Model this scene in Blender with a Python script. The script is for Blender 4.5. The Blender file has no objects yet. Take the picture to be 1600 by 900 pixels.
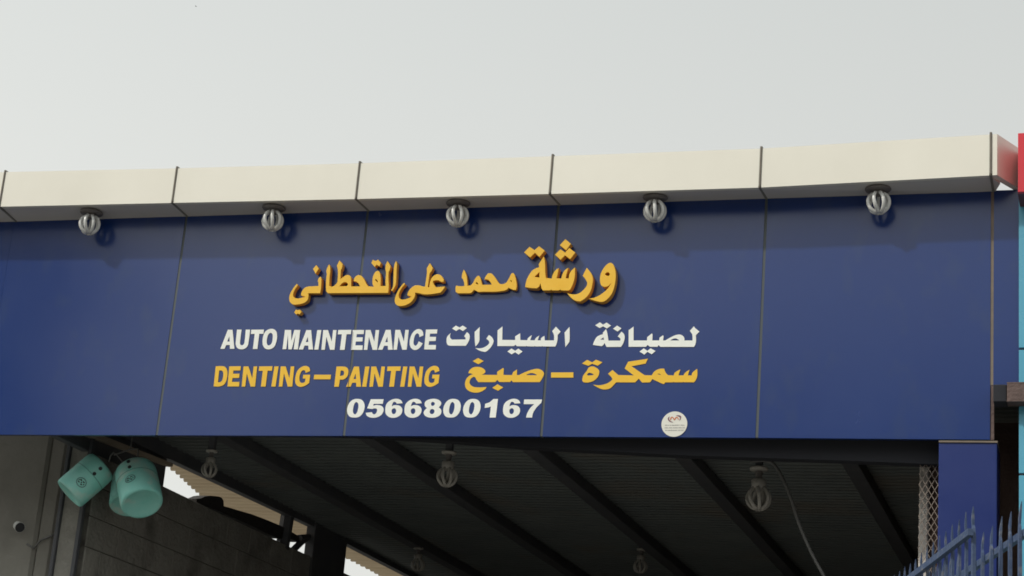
import bpy, bmesh, math, random
from mathutils import Vector, Matrix
random.seed(7)
sc = bpy.context.scene
COL = sc.collection
# ------------------------------------------------------------ camera
F_PX = 3025.75
YAW, PIT, ROL = -0.321340784, 0.305468743, 0.0819401455
CAM = Vector((6.7703, -9.9623, 1.6))
def _basis():
    cy, sy, cp, sp, cr, sr = (math.cos(YAW), math.sin(YAW), math.cos(PIT), math.sin(PIT), math.cos(ROL), math.sin(ROL))
    f = Vector((sy*cp, cy*cp, sp)); r = Vector((cy, -sy, 0)); u = r.cross(f)
    return cr*r + sr*u, -sr*r + cr*u, f
RT, UP, FW = _basis()
cd = bpy.data.cameras.new('camera'); cam = bpy.data.objects.new('camera', cd); COL.objects.link(cam)
cd.sensor_width = 36; cd.lens = F_PX/1600*36; cd.clip_start = 0.1; cd.clip_end = 3000
m = Matrix((RT, UP, -FW)).transposed().to_4x4(); m.translation = CAM
cam.matrix_world = m; sc.camera = cam
# ------------------------------------------------------------ light
SUN = Vector((-1.0, -1.0, 1.36)).normalized()          # direction towards the sun
elev = math.asin(SUN.z); azim = math.atan2(SUN.x, SUN.y)
w = bpy.data.worlds.new('World'); sc.world = w; w.use_nodes = True
nt = w.node_tree; N = nt.nodes; L = nt.links
bg = N['Background']; bg.inputs['Strength'].default_value = 0.1
sky = N.new('ShaderNodeTexSky'); sky.sky_type = 'NISHITA'; sky.sun_disc = False
sky.sun_elevation = elev; sky.sun_rotation = azim; sky.dust_density = 6.0; sky.air_density = 1.2
tc = N.new('ShaderNodeTexCoord'); sp_ = N.new('ShaderNodeSeparateXYZ'); L.new(tc.outputs['Generated'], sp_.inputs[0])
cr_ = N.new('ShaderNodeValToRGB'); L.new(sp_.outputs['Z'], cr_.inputs[0])
e = cr_.color_ramp.elements
e[0].position = 0.0; e[0].color = (0.86, 0.865, 0.825, 1)
e[1].position = 1.0; e[1].color = (0.45, 0.50, 0.53, 1)
k = e.new(0.30); k.color = (0.795, 0.808, 0.775, 1)
k = e.new(0.45); k.color = (0.725, 0.75, 0.73, 1)
sc10 = N.new('ShaderNodeVectorMath'); sc10.operation = 'SCALE'
L.new(cr_.outputs[0], sc10.inputs[0])
# the hazy sky is brighter on the sun's side, with a broad aureole round the sun
def dotn(v):
    d = N.new('ShaderNodeVectorMath'); d.operation = 'DOT_PRODUCT'; L.new(tc.outputs['Generated'], d.inputs[0]); d.inputs[1].default_value = v
    return d.outputs['Value']
def mth(op, x, y):
    q = N.new('ShaderNodeMath'); q.operation = op
    for i, v in enumerate((x, y)):
        if isinstance(v, (int, float)): q.inputs[i].default_value = v
        else: L.new(v, q.inputs[i])
    return q.outputs[0]
broad = mth('MULTIPLY', dotn(Vector((SUN.x, SUN.y, 0)).normalized()), 2.3)
aur = mth('MULTIPLY', mth('POWER', mth('MAXIMUM', dotn(SUN), 0.0), 9.0), 21.0)
L.new(mth('ADD', mth('ADD', broad, 10.5), aur), sc10.inputs['Scale'])
mx = N.new('ShaderNodeMix'); mx.data_type = 'RGBA'; mx.inputs[0].default_value = 0.95
L.new(sky.outputs[0], mx.inputs[6]); L.new(sc10.outputs[0], mx.inputs[7]); L.new(mx.outputs[2], bg.inputs['Color'])
sl = bpy.data.lights.new('sun', 'SUN'); sl.energy = 2.25; sl.angle = math.radians(2.2); sl.color = (1.0, 0.95, 0.86)
so = bpy.data.objects.new('sun', sl); COL.objects.link(so)
so.rotation_euler = (-SUN).to_track_quat('-Z', 'Y').to_euler()
sc.view_settings.view_transform = 'Standard'; sc.view_settings.look = 'None'
sc.view_settings.exposure = 0.0; sc.view_settings.gamma = 1.0
sc.render.engine = 'CYCLES'
sc.cycles.max_bounces = 10; sc.cycles.diffuse_bounces = 6; sc.cycles.glossy_bounces = 4
sc.cycles.use_denoising = True; sc.cycles.filter_width = 1.7

# ------------------------------------------------------------ helpers
def at(px, py, ax, val):
    """the point where the sight line through photo pixel (px, py) meets the plane axis=val"""
    d = FW + RT*((px-800)/F_PX) + UP*((450-py)/F_PX)
    return CAM + d*((val-CAM[ax])/d[ax])

class MB:
    def __init__(s): s.v = []; s.f = []; s.mi = []; s.smooth = []
    def add(s, vs, fs, mi=0, smooth=False):
        o = len(s.v); s.v += [tuple(v) for v in vs]
        for f in fs: s.f.append(tuple(i+o for i in f)); s.mi.append(mi); s.smooth.append(smooth)
        return s
    def box(s, a, b, mi=0):
        x0, y0, z0 = a; x1, y1, z1 = b
        return s.hexa([(x0,y0,z0),(x1,y0,z0),(x1,y1,z0),(x0,y1,z0),(x0,y0,z1),(x1,y0,z1),(x1,y1,z1),(x0,y1,z1)], mi)
    def hexa(s, v, mi=0):
        return s.add(v, [(0,3,2,1),(4,5,6,7),(0,1,5,4),(1,2,6,5),(2,3,7,6),(3,0,4,7)], mi)
    def bbox(s, a, b, r=0.004, mi=0):
        """box with chamfered edges"""
        bm = bmesh.new(); bmesh.ops.create_cube(bm, size=1)
        for v in bm.verts:
            v.co = Vector([(a[i]+b[i])/2 + v.co[i]*(b[i]-a[i]) for i in range(3)])
        bmesh.ops.bevel(bm, geom=list(bm.edges), offset=r, segments=1, affect='EDGES', profile=0.5)
        bm.verts.index_update()
        s.add([v.co.copy() for v in bm.verts], [[v.index for v in f.verts] for f in bm.faces], mi); bm.free()
        return s
    def tube(s, pts, r, n=8, mi=0, cap=True, smooth=True):
        pts = [Vector(p) for p in pts]; rs = r if isinstance(r, (list, tuple)) else [r]*len(pts)
        vs = []; fs = []; prev = None
        for i, p in enumerate(pts):
            t = (pts[min(i+1, len(pts)-1)] - pts[max(i-1, 0)]).normalized()
            if prev is None:
                a = t.cross(Vector((0,0,1)) if abs(t.z) < .9 else Vector((1,0,0))).normalized()
            else:
                a = (prev - t*prev.dot(t)).normalized()
            prev = a; b = t.cross(a)
            for j in range(n):
                q = 2*math.pi*j/n
                vs.append(p + (a*math.cos(q) + b*math.sin(q))*rs[i])
        for i in range(len(pts)-1):
            for j in range(n):
                fs.append((i*n+j, i*n+(j+1)%n, (i+1)*n+(j+1)%n, (i+1)*n+j))
        s.add(vs, fs, mi, smooth)
        if cap:
            k = len(s.v)-len(vs)
            s.f.append(tuple(k+j for j in range(n))[::-1]); s.mi.append(mi); s.smooth.append(False)
            k2 = k+(len(pts)-1)*n
            s.f.append(tuple(k2+j for j in range(n))); s.mi.append(mi); s.smooth.append(False)
        return s
    def lathe(s, prof, n=24, mi=0, M=None, smooth=True):
        """profile of (r, z), spun about z; M places it"""
        vs = []; fs = []
        for r, z in prof:
            for j in range(n):
                q = 2*math.pi*j/n; v = Vector((r*math.cos(q), r*math.sin(q), z)); vs.append(M @ v if M else v)
        for i in range(len(prof)-1):
            for j in range(n):
                fs.append((i*n+j, i*n+(j+1)%n, (i+1)*n+(j+1)%n, (i+1)*n+j))
        return s.add(vs, fs, mi, smooth)
    def build(s, name, mats, parent=None, kind=None, label=None):
        me = bpy.data.meshes.new(name)
        o = parent['_w'] if parent and '_w' in parent else (0,0,0)
        me.from_pydata([(v[0]-o[0], v[1]-o[1], v[2]-o[2]) for v in s.v], [], s.f)
        for mt in (mats if isinstance(mats, (list, tuple)) else [mats]): me.materials.append(mt)
        for p, mi, sm in zip(me.polygons, s.mi, s.smooth): p.material_index = mi; p.use_smooth = sm
        me.update()
        ob = bpy.data.objects.new(name, me); COL.objects.link(ob)
        if parent: ob.parent = parent
        if parent and '_w' in parent: ob['_w'] = list(parent['_w'])
        if kind: ob['kind'] = kind
        if label: ob['label'] = label
        return ob

def thing(name, label, cat, loc=(0,0,0), group=None):
    o = bpy.data.objects.new(name, None); COL.objects.link(o); o.location = loc; o['_w'] = list(loc)
    o.empty_display_size = 0.1
    o['label'] = label; o['category'] = cat
    if group: o['group'] = group
    return o
def tag(o, label, cat, group=None):
    o['label'] = label; o['category'] = cat
    if group: o['group'] = group
    return o

# ------------------------------------------------------------ materials
def mat(name, col, rough=0.6, metal=0.0, spec=0.5, noise=None, col2=None, bump=0.0, bscale=20, coat=0.0, stretch=None, ramp=(0.35, 0.7), noise2=None):
    mt = bpy.data.materials.new(name); mt.use_nodes = True
    t = mt.node_tree; n = t.nodes; l = t.links; b = n['Principled BSDF']
    b.inputs['Base Color'].default_value = (*col, 1); b.inputs['Roughness'].default_value = rough
    b.inputs['Metallic'].default_value = metal; b.inputs['Specular IOR Level'].default_value = spec
    if coat: b.inputs['Coat Weight'].default_value = coat; b.inputs['Coat Roughness'].default_value = 0.08
    g = n.new('ShaderNodeNewGeometry')
    mp = n.new('ShaderNodeMapping'); l.new(g.outputs['Position'], mp.inputs[0])
    if stretch: mp.inputs['Scale'].default_value = stretch
    if noise:
        x = n.new('ShaderNodeTexNoise'); x.inputs['Scale'].default_value = noise; x.inputs['Detail'].default_value = 8
        x.inputs['Roughness'].default_value = 0.62
        l.new(mp.outputs[0], x.inputs['Vector'])
        r = n.new('ShaderNodeValToRGB'); r.color_ramp.elements[0].position = ramp[0]; r.color_ramp.elements[1].position = ramp[1]
        r.color_ramp.elements[0].color = (*col, 1); r.color_ramp.elements[1].color = (*(col2 or col), 1)
        l.new(x.outputs[0], r.inputs[0])
        out = r.outputs[0]
        if noise2:
            x2 = n.new('ShaderNodeTexNoise'); x2.inputs['Scale'].default_value = noise2[0]; x2.inputs['Detail'].default_value = 5
            l.new(mp.outputs[0], x2.inputs['Vector'])
            r2 = n.new('ShaderNodeValToRGB'); r2.color_ramp.elements[0].position = 0.55; r2.color_ramp.elements[1].position = 0.72
            l.new(x2.outputs[0], r2.inputs[0])
            m2 = n.new('ShaderNodeMix'); m2.data_type = 'RGBA'; m2.inputs[7].default_value = (*noise2[1], 1)
            l.new(r2.outputs[0], m2.inputs[0]); l.new(out, m2.inputs[6]); out = m2.outputs[2]
        l.new(out, b.inputs['Base Color'])
        rr = n.new('ShaderNodeMapRange'); rr.inputs['To Min'].default_value = max(0.02, rough-0.08); rr.inputs['To Max'].default_value = min(1, rough+0.12)
        l.new(x.outputs[0], rr.inputs['Value']); l.new(rr.outputs[0], b.inputs['Roughness'])
    if bump:
        y = n.new('ShaderNodeTexNoise'); y.inputs['Scale'].default_value = bscale; y.inputs['Detail'].default_value = 6
        l.new(mp.outputs[0], y.inputs['Vector'])
        bp = n.new('ShaderNodeBump'); bp.inputs['Strength'].default_value = bump; bp.inputs['Distance'].default_value = 0.02
        l.new(y.outputs[0], bp.inputs['Height']); l.new(bp.outputs[0], b.inputs['Normal'])
    return mt
BLUE = mat('blue_composite_panel', (0.007, 0.030, 0.150), 0.22, noise=1.6, col2=(0.009, 0.034, 0.158), bump=0.09, bscale=1.1, stretch=(1,1,0.6), noise2=(7, (0.014, 0.038, 0.145)), spec=0.62)
BLUE2 = mat('blue_pillar_panel', (0.010, 0.024, 0.135), 0.3, noise=3, col2=(0.014, 0.030, 0.145), bump=0.03, bscale=2)
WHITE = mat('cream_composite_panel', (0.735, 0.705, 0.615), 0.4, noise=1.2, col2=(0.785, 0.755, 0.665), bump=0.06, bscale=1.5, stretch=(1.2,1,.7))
WHITE_S = mat('cream_panel_shaded', (0.56, 0.53, 0.50), 0.4, noise=2.5, col2=(0.61, 0.58, 0.545))  # same cream panel, the shade under the canopy put into a darker colour
GAP = mat('dark_sealant', (0.16, 0.155, 0.135), 0.7, noise=14, col2=(0.24, 0.23, 0.20))
SEAL = mat('grey_green_sealant', (0.050, 0.064, 0.076), 0.6, noise=4, col2=(0.085, 0.096, 0.096), stretch=(1,1,.4))
SEALB = mat('brown_sealant', (0.20, 0.16, 0.12), 0.7, noise=10, col2=(0.14, 0.115, 0.095))
YEL = mat('yellow_acrylic_face', (0.80, 0.455, 0.030), 0.35, noise=5, col2=(0.84, 0.50, 0.05), spec=.4)
YELS = mat('ochre_letter_return', (0.72, 0.34, 0.045), 0.5, noise=6, col2=(0.60, 0.27, 0.035))
VYEL = mat('yellow_vinyl', (0.84, 0.51, 0.045), 0.4, noise=7, col2=(0.79, 0.475, 0.045), spec=.3)
VWHT = mat('white_vinyl', (0.85, 0.865, 0.815), 0.4, noise=7, col2=(0.77, 0.785, 0.735), spec=.3)
BULB = mat('grey_white_lamp_glass', (0.66, 0.66, 0.64), 0.2, noise=30, col2=(0.52, 0.52, 0.50))
LAMPB = mat('dusty_brown_lamp_base', (0.12, 0.105, 0.10), 0.6, noise=20, col2=(0.19, 0.175, 0.165))
BULBI = mat('darker_lamp_glass', (0.42, 0.40, 0.36), 0.4, noise=30, col2=(0.30, 0.28, 0.25))  # darker glass colour for the lamps inside the bay
PLASTER = mat('grey_plaster', (0.21, 0.20, 0.175), 0.9, noise=1.6, col2=(0.26, 0.25, 0.22), bump=0.3, bscale=25, noise2=(3, (0.18, 0.172, 0.15)))
BLOCK = mat('grey_concrete_block', (0.24, 0.23, 0.205), 0.95, noise=4, col2=(0.33, 0.315, 0.28), bump=0.8, bscale=30, noise2=(3, (0.15, 0.14, 0.125)))
MORTAR = mat('mortar', (0.20, 0.19, 0.165), 0.95, noise=8, col2=(0.05, 0.045, 0.04))
STEEL_D = mat('dark_painted_steel', (0.070, 0.074, 0.085), 0.65, noise=8, col2=(0.10, 0.10, 0.105))  # base colour raised to stand in for haze over the dark bay
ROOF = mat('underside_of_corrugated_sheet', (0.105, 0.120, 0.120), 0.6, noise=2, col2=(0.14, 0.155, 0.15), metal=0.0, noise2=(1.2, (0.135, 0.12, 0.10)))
RUST = mat('rusty_steel', (0.085, 0.055, 0.048), 0.75, noise=12, col2=(0.14, 0.095, 0.085), bump=0.4, bscale=60)
FENCE = mat('blue_fence_paint', (0.040, 0.068, 0.140), 0.55, noise=18, col2=(0.062, 0.092, 0.165), bump=0.2, bscale=60, noise2=(25, (0.16, 0.17, 0.19)))
TEAL = mat('teal_painted_drum', (0.26, 0.72, 0.63), 0.55, noise=9, col2=(0.36, 0.78, 0.70), noise2=(7, (0.60, 0.72, 0.64)), bump=.15, bscale=12)
LINT = mat('black_steel_lintel', (0.035, 0.036, 0.042), 0.9, spec=0.1)  # near-black steel, colour lifted in place of a haze veil
BOARD = mat('pale_brown_board', (0.40, 0.33, 0.25), 0.8, noise=6, col2=(0.30, 0.25, 0.19), stretch=(1,.3,1))
TEALD = mat('worn_teal_paint', (0.16, 0.48, 0.41), 0.55, noise=5, col2=(0.33, 0.34, 0.27), ramp=(.45,.6))
INK = mat('black_print', (0.02, 0.03, 0.03), 0.6)
CYAN = mat('light_blue_composite_panel', (0.09, 0.345, 0.485), 0.25, noise=2, col2=(0.11, 0.375, 0.515), bump=.03, bscale=2)
RED = mat('red_composite_panel', (0.60, 0.028, 0.045), 0.3, noise=2, col2=(0.55, 0.03, 0.045))
REDD = mat('red_soffit_shaded', (0.12, 0.012, 0.02), 0.4)  # underside of the red canopy, its shade painted in as a darker red
CONC = mat('pale_concrete', (0.60, 0.57, 0.53), 0.9, noise=8, col2=(0.48, 0.45, 0.42), bump=.5, bscale=40)
LEAF = mat('dusty_tree_leaves', (0.045, 0.075, 0.03), 0.6, noise=8, col2=(0.08, 0.11, 0.05))
BARK = mat('bark', (0.12, 0.09, 0.07), 0.9, noise=12, col2=(0.18, 0.14, 0.11))
MESHM = mat('galvanised_brown_mesh', (0.34, 0.28, 0.23), 0.6, noise=30, col2=(0.20, 0.15, 0.12))
BRICKB = mat('brown_boarding', (0.10, 0.06, 0.045), 0.85, noise=5, col2=(0.14, 0.09, 0.07), bump=.5, bscale=20)
GROUND = mat('dusty_asphalt', (0.17, 0.165, 0.152), 0.95, noise=0.8, col2=(0.25, 0.238, 0.215), bump=.3, bscale=8)
TARP = mat('black_tarpaulin', (0.04, 0.035, 0.032), 0.7, noise=6, col2=(0.035, 0.03, 0.028), bump=.8, bscale=12)
CABLE = mat('grey_cable', (0.10, 0.10, 0.095), 0.6, noise=20, col2=(0.16, 0.155, 0.15))
FRP = mat('beige_translucent_sheet', (0.36, 0.29, 0.20), 0.6, noise=2.5, col2=(0.60, 0.51, 0.38), stretch=(.5, 4, 1))
t = FRP.node_tree; b = t.nodes['Principled BSDF']
tr = t.nodes.new('ShaderNodeBsdfTranslucent'); tr.inputs[0].default_value = (0.50, 0.38, 0.24, 1)
ms = t.nodes.new('ShaderNodeMixShader'); ms.inputs[0].default_value = 0.22
t.links.new(b.outputs[0], ms.inputs[1]); t.links.new(tr.outputs[0], ms.inputs[2]); t.links.new(ms.outputs[0], t.nodes['Material Output'].inputs[0])
CAMW = mat('white_plastic', (0.55, 0.55, 0.52), 0.4)
GLASSD = mat('dark_lens', (0.01, 0.01, 0.012), 0.1)
STK_W = mat('white_sticker', (0.72, 0.71, 0.64), 0.4)
STK_G = mat('grey_print', (0.38, 0.37, 0.35), 0.5)
STK_P = mat('maroon_print', (0.16, 0.05, 0.08), 0.5)
STK_O = mat('orange_print', (0.55, 0.16, 0.06), 0.5)

# ------------------------------------------------------------ setting: the ground
g = MB(); g.add([(-600,-600,0),(600,-600,0),(600,600,0),(-600,600,0)], [(0,1,2,3)])
g.build('ground', GROUND, kind='structure')

SY = 0.213          # front of the blue fascia
ZT = 5.488          # underside of the canopy
ZB = 4.092          # bottom edge of the fascia
# ------------------------------------------------------------ canopy over the sign
cb = [at(*q, 1, 0.0) for q in ((-282,328),(-1,323),(269,317),(556,311),(859,303),(1187,293),(1548,274))]
ctp = [at(*q, 1, 0.0) for q in ((-282,274),(4,269),(276,263),(562,255),(863,244),(1190,232),(1548,210))]
canopy = thing('canopy', 'long projecting cream panelled canopy above the blue sign, with dark joints', 'canopy', (3.0, 0.1, ZT))
CD = SY
def quadbox(mb, a, b, c, d, y0, y1, mi=0):
    """front outline a b c d (ccw seen from the street) in x-z, from y0 back to y1"""
    vs = [(p[0], y0, p[1]) for p in (a,b,c,d)] + [(p[0], y1, p[1]) for p in (a,b,c,d)]
    return mb.add(vs, [(0,1,2,3),(7,6,5,4),(0,4,5,1),(1,5,6,2),(2,6,7,3),(3,7,4,0)], mi)
gp = 0.007
for i in range(6):
    a, b = cb[i], cb[i+1]; c, d = ctp[i+1], ctp[i]
    xa = a.x+gp; xb = b.x-gp
    za, zb, zc, zd = a.z, b.z, c.z, d.z
    mb = MB(); quadbox(mb, (xa,za), (xb,zb), (xb,zc), (xa,zd), 0.0, 0.03)
    mb.build('front_panel', WHITE, canopy)
    mb = MB()
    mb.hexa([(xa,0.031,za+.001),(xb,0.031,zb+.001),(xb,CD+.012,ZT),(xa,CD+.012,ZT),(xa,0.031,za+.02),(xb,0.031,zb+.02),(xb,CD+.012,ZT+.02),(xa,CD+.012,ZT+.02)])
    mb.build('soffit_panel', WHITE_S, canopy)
    mb = MB()
    mb.hexa([(xa,0.03,zd-.02),(xb,0.03,zc-.02),(xb,.7,zc-.02),(xa,.7,zd-.02),(xa,0.03,zd-.003),(xb,0.03,zc-.003),(xb,.7,zc-.003),(xa,.7,zd-.003)])
    mb.build('top_panel', WHITE, canopy)
for i in range(1, 7):                                            # dark metal strips in the joints
    x = cb[i].x; za = cb[i].z; zt = ctp[i].z
    mb = MB(); mb.box((x-.0066, -.003, za-.002), (x+.0066, .03, zt+.012))
    mb.box((x-.0018, -.006, za-.002), (x+.0018, -.003, zt+.012), 1)
    mb.hexa([(x-.0066,-.003,za-.003),(x+.0066,-.003,za-.003),(x+.0066,CD+.01,ZT-.003),(x-.0066,CD+.01,ZT-.003),(x-.0066,-.003,za+.01),(x+.0066,-.003,za+.01),(x+.0066,CD+.01,ZT+.01),(x-.0066,CD+.01,ZT+.01)])
    mb.build('joint_strip', [GAP, SEALB], canopy)
# short end piece and the splayed return panel
xe = cb[6].x; ze = cb[6].z; zte = ctp[6].z
xr = at(1558,270,1,0.0).x
mb = MB(); quadbox(mb, (xe+gp,ze), (xr,ze+.001), (xr,zte+.001), (xe+gp,zte), 0.0, 0.03)
mb.build('end_panel', WHITE, canopy)
dxr, dyr = 0.20, 0.42
mb = MB()
mb.hexa([(xr+.001,.001,ze+.001),(xr+dxr,dyr,ze+.0),(xr+dxr-.03,dyr,ze+.0),(xr-.03,.031,ze+.001),(xr+.001,.001,zte),(xr+dxr,dyr,zte),(xr+dxr-.03,dyr,zte),(xr-.03,.031,zte)])
mb.build('return_panel', WHITE, canopy)
mb = MB()
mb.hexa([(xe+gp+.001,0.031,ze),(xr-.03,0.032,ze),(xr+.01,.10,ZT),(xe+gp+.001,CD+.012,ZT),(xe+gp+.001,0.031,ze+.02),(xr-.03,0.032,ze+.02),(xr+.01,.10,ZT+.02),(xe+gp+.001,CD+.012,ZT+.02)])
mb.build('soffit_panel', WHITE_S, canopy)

# ------------------------------------------------------------ blue fascia
jt = [at(*q, 1, SY) for q in ((20,342),(291,340),(574,331),(873,323),(1197,313),(1551,297))]
jb = [at(*q, 1, SY) for q in ((-30,679),(245,680),(538,681),(845,682),(1183,684),(1549,687))]
X0 = -1.25
fascia = thing('sign_fascia', 'wide blue composite-panel fascia carrying the workshop lettering', 'sign board', (3.0, SY+.05, ZB))
xs = [X0] + [(a.x+b.x)/2 for a, b in zip(jt, jb)]
zbot = [ZB-.008, jb[0].z, jb[1].z, jb[2].z, jb[3].z, jb[4].z, jb[5].z]
FT = .03
for i in range(6):
    xa = xs[i]+(.008 if i > 1 else .0006 if i else 0); xb = xs[i+1]-(.008 if i else .0006)
    yj = random.uniform(-.0012, .0012)*(i > 1)
    mb = MB(); quadbox(mb, (xa,zbot[i]), (xb,zbot[i+1]), (xb,ZT+.006), (xa,ZT+.006), SY+yj, SY+FT)
    mb.build('panel', BLUE, fascia)
    for k_, (x_, m_) in enumerate([(xs[i+1], SEALB if i == 5 else (BLUE if i == 0 else SEAL))]):
        zlow = zbot[i+1] if i < 5 else at(1550,602,1,SY).z
        mb = MB(); mb.box((x_-.0079, SY+(.0022 if i else FT+.0001), zlow+.002), (x_+.0079, SY+(.02 if i else FT+.001), ZT+.004))
        mb.build('joint_strip', m_, fascia)
xR = at(1592,400,1,SY).x
zR = at(1560,604,1,SY).z
mb = MB(); mb.box((xs[6]+.008, SY+.001, zR), (xR+.10, SY+FT, ZT+.006)); mb.build('panel', BLUE, fascia)
mb = MB(); mb.box((X0, SY+FT+.002, ZB+.02), (xs[6]-.02, SY+FT+.06, ZT+.1)); mb.build('backing_frame', STEEL_D, fascia)
mb = MB(); mb.box((xs[6]-.006, SY+.004, ZB+.004), (xs[6]+.012, SY+.05, zR+.03)); mb.build('edge_angle', RUST, fascia)

# blue pillar under the right end
pl = at(1467,690,1,SY).x; pr = at(1558,690,1,SY).x
pillar = thing('pillar', 'blue clad pillar under the right end of the sign, behind the fence spikes', 'pillar', ((pl+pr)/2, SY+.1, 0))
mb = MB(); mb.bbox((pl, SY+.001, 0.0), (pr, SY+.26, ZB-.014), .003); mb.build('cladding', BLUE2, pillar)
mb = MB(); mb.box((pl, SY-.006, ZB-.013), (pr+.003, SY+.2, ZB-.0035)); mb.build('trim', SEALB, pillar)

# ------------------------------------------------------------ lettering
def parse(sx):
    out = []
    for tk in sx.replace(')', ' ').replace('(', ' ').split():
        c = tk.endswith('c'); a, b = tk.rstrip('c').split(','); out.append((float(a), float(b), c))
    return out
def smooth(pts, n=5):
    res = []; k = len(pts)
    for i in range(k):
        p0, p1, p2, p3 = pts[i-1], pts[i], pts[(i+1)%k], pts[(i+2)%k]
        res.append((p1[0], p1[1]))
        if p1[2] and p2[2]: continue
        a = Vector(p1[:2]); b = Vector(p2[:2]); d = (b-a).length
        ta = Vector((0,0)) if p1[2] else (b-Vector(p0[:2])).normalized()*d
        tb = Vector((0,0)) if p2[2] else (Vector(p3[:2])-a).normalized()*d
        if p1[2]: ta = ((b-a)*1.5 - tb*.5)
        if p2[2]: tb = ((b-a)*1.5 - ta*.5)
        for j in range(1, n):
            s = j/n; h00 = 2*s**3-3*s**2+1; h10 = s**3-2*s**2+s; h01 = -2*s**3+3*s**2; h11 = s**3-s**2
            q = a*h00 + ta*h10 + b*h01 + tb*h11; res.append((q.x, q.y))
    return res
def letter_mesh(loops, y_front, thick, bev=0.0):
    """loops: lists of (x, z) on the sign; returns a mesh from y_front back to y_front+thick"""
    cu = bpy.data.curves.new('letter', 'CURVE'); cu.dimensions = '2D'; cu.fill_mode = 'BOTH'; cu.extrude = thick/2 - bev
    cu.bevel_depth = bev; cu.bevel_resolution = 0
    for lp in loops:
        s = cu.splines.new('POLY'); s.points.add(len(lp)-1); s.use_cyclic_u = True
        for p, q in zip(s.points, lp): p.co = (q[0], q[1], 0, 1)
    ob = bpy.data.objects.new('letter', cu); COL.objects.link(ob)
    dg = bpy.context.evaluated_depsgraph_get(); me = bpy.data.meshes.new_from_object(ob.evaluated_get(dg))
    bpy.data.objects.remove(ob); bpy.data.curves.remove(cu)
    yc = y_front + thick/2
    for v in me.vertices:
        x, y, z = v.co; v.co = (x, yc - z, y)
    me.update()
    return me
def letter(root, loops, y_front, thick, mats, name='letter', bev=0.0):
    me = letter_mesh(loops, y_front, thick, bev); w = root['_w']
    me.materials.clear()
    for mm in mats: me.materials.append(mm)
    for p in me.polygons:
        p.use_smooth = False
        p.material_index = 1 if (len(mats) > 1 and p.normal.y > -.5 and not p.normal.y > .5) else 0
    for v in me.vertices: v.co -= Vector(w)
    me.name = name
    o = bpy.data.objects.new(name, me); COL.objects.link(o); o.parent = root
    return o
def loops_px(strs, org, s, yp):
    out = []
    for st in strs:
        lp = []
        for x, y in smooth(parse(st)):
            q = at(org[0]+x/s, org[1]+y/s, 1, yp); lp.append((q.x, q.z))
        out.append(lp)
    return out
GR = 'raised yellow Arabic words along the top of the sign'
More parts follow.
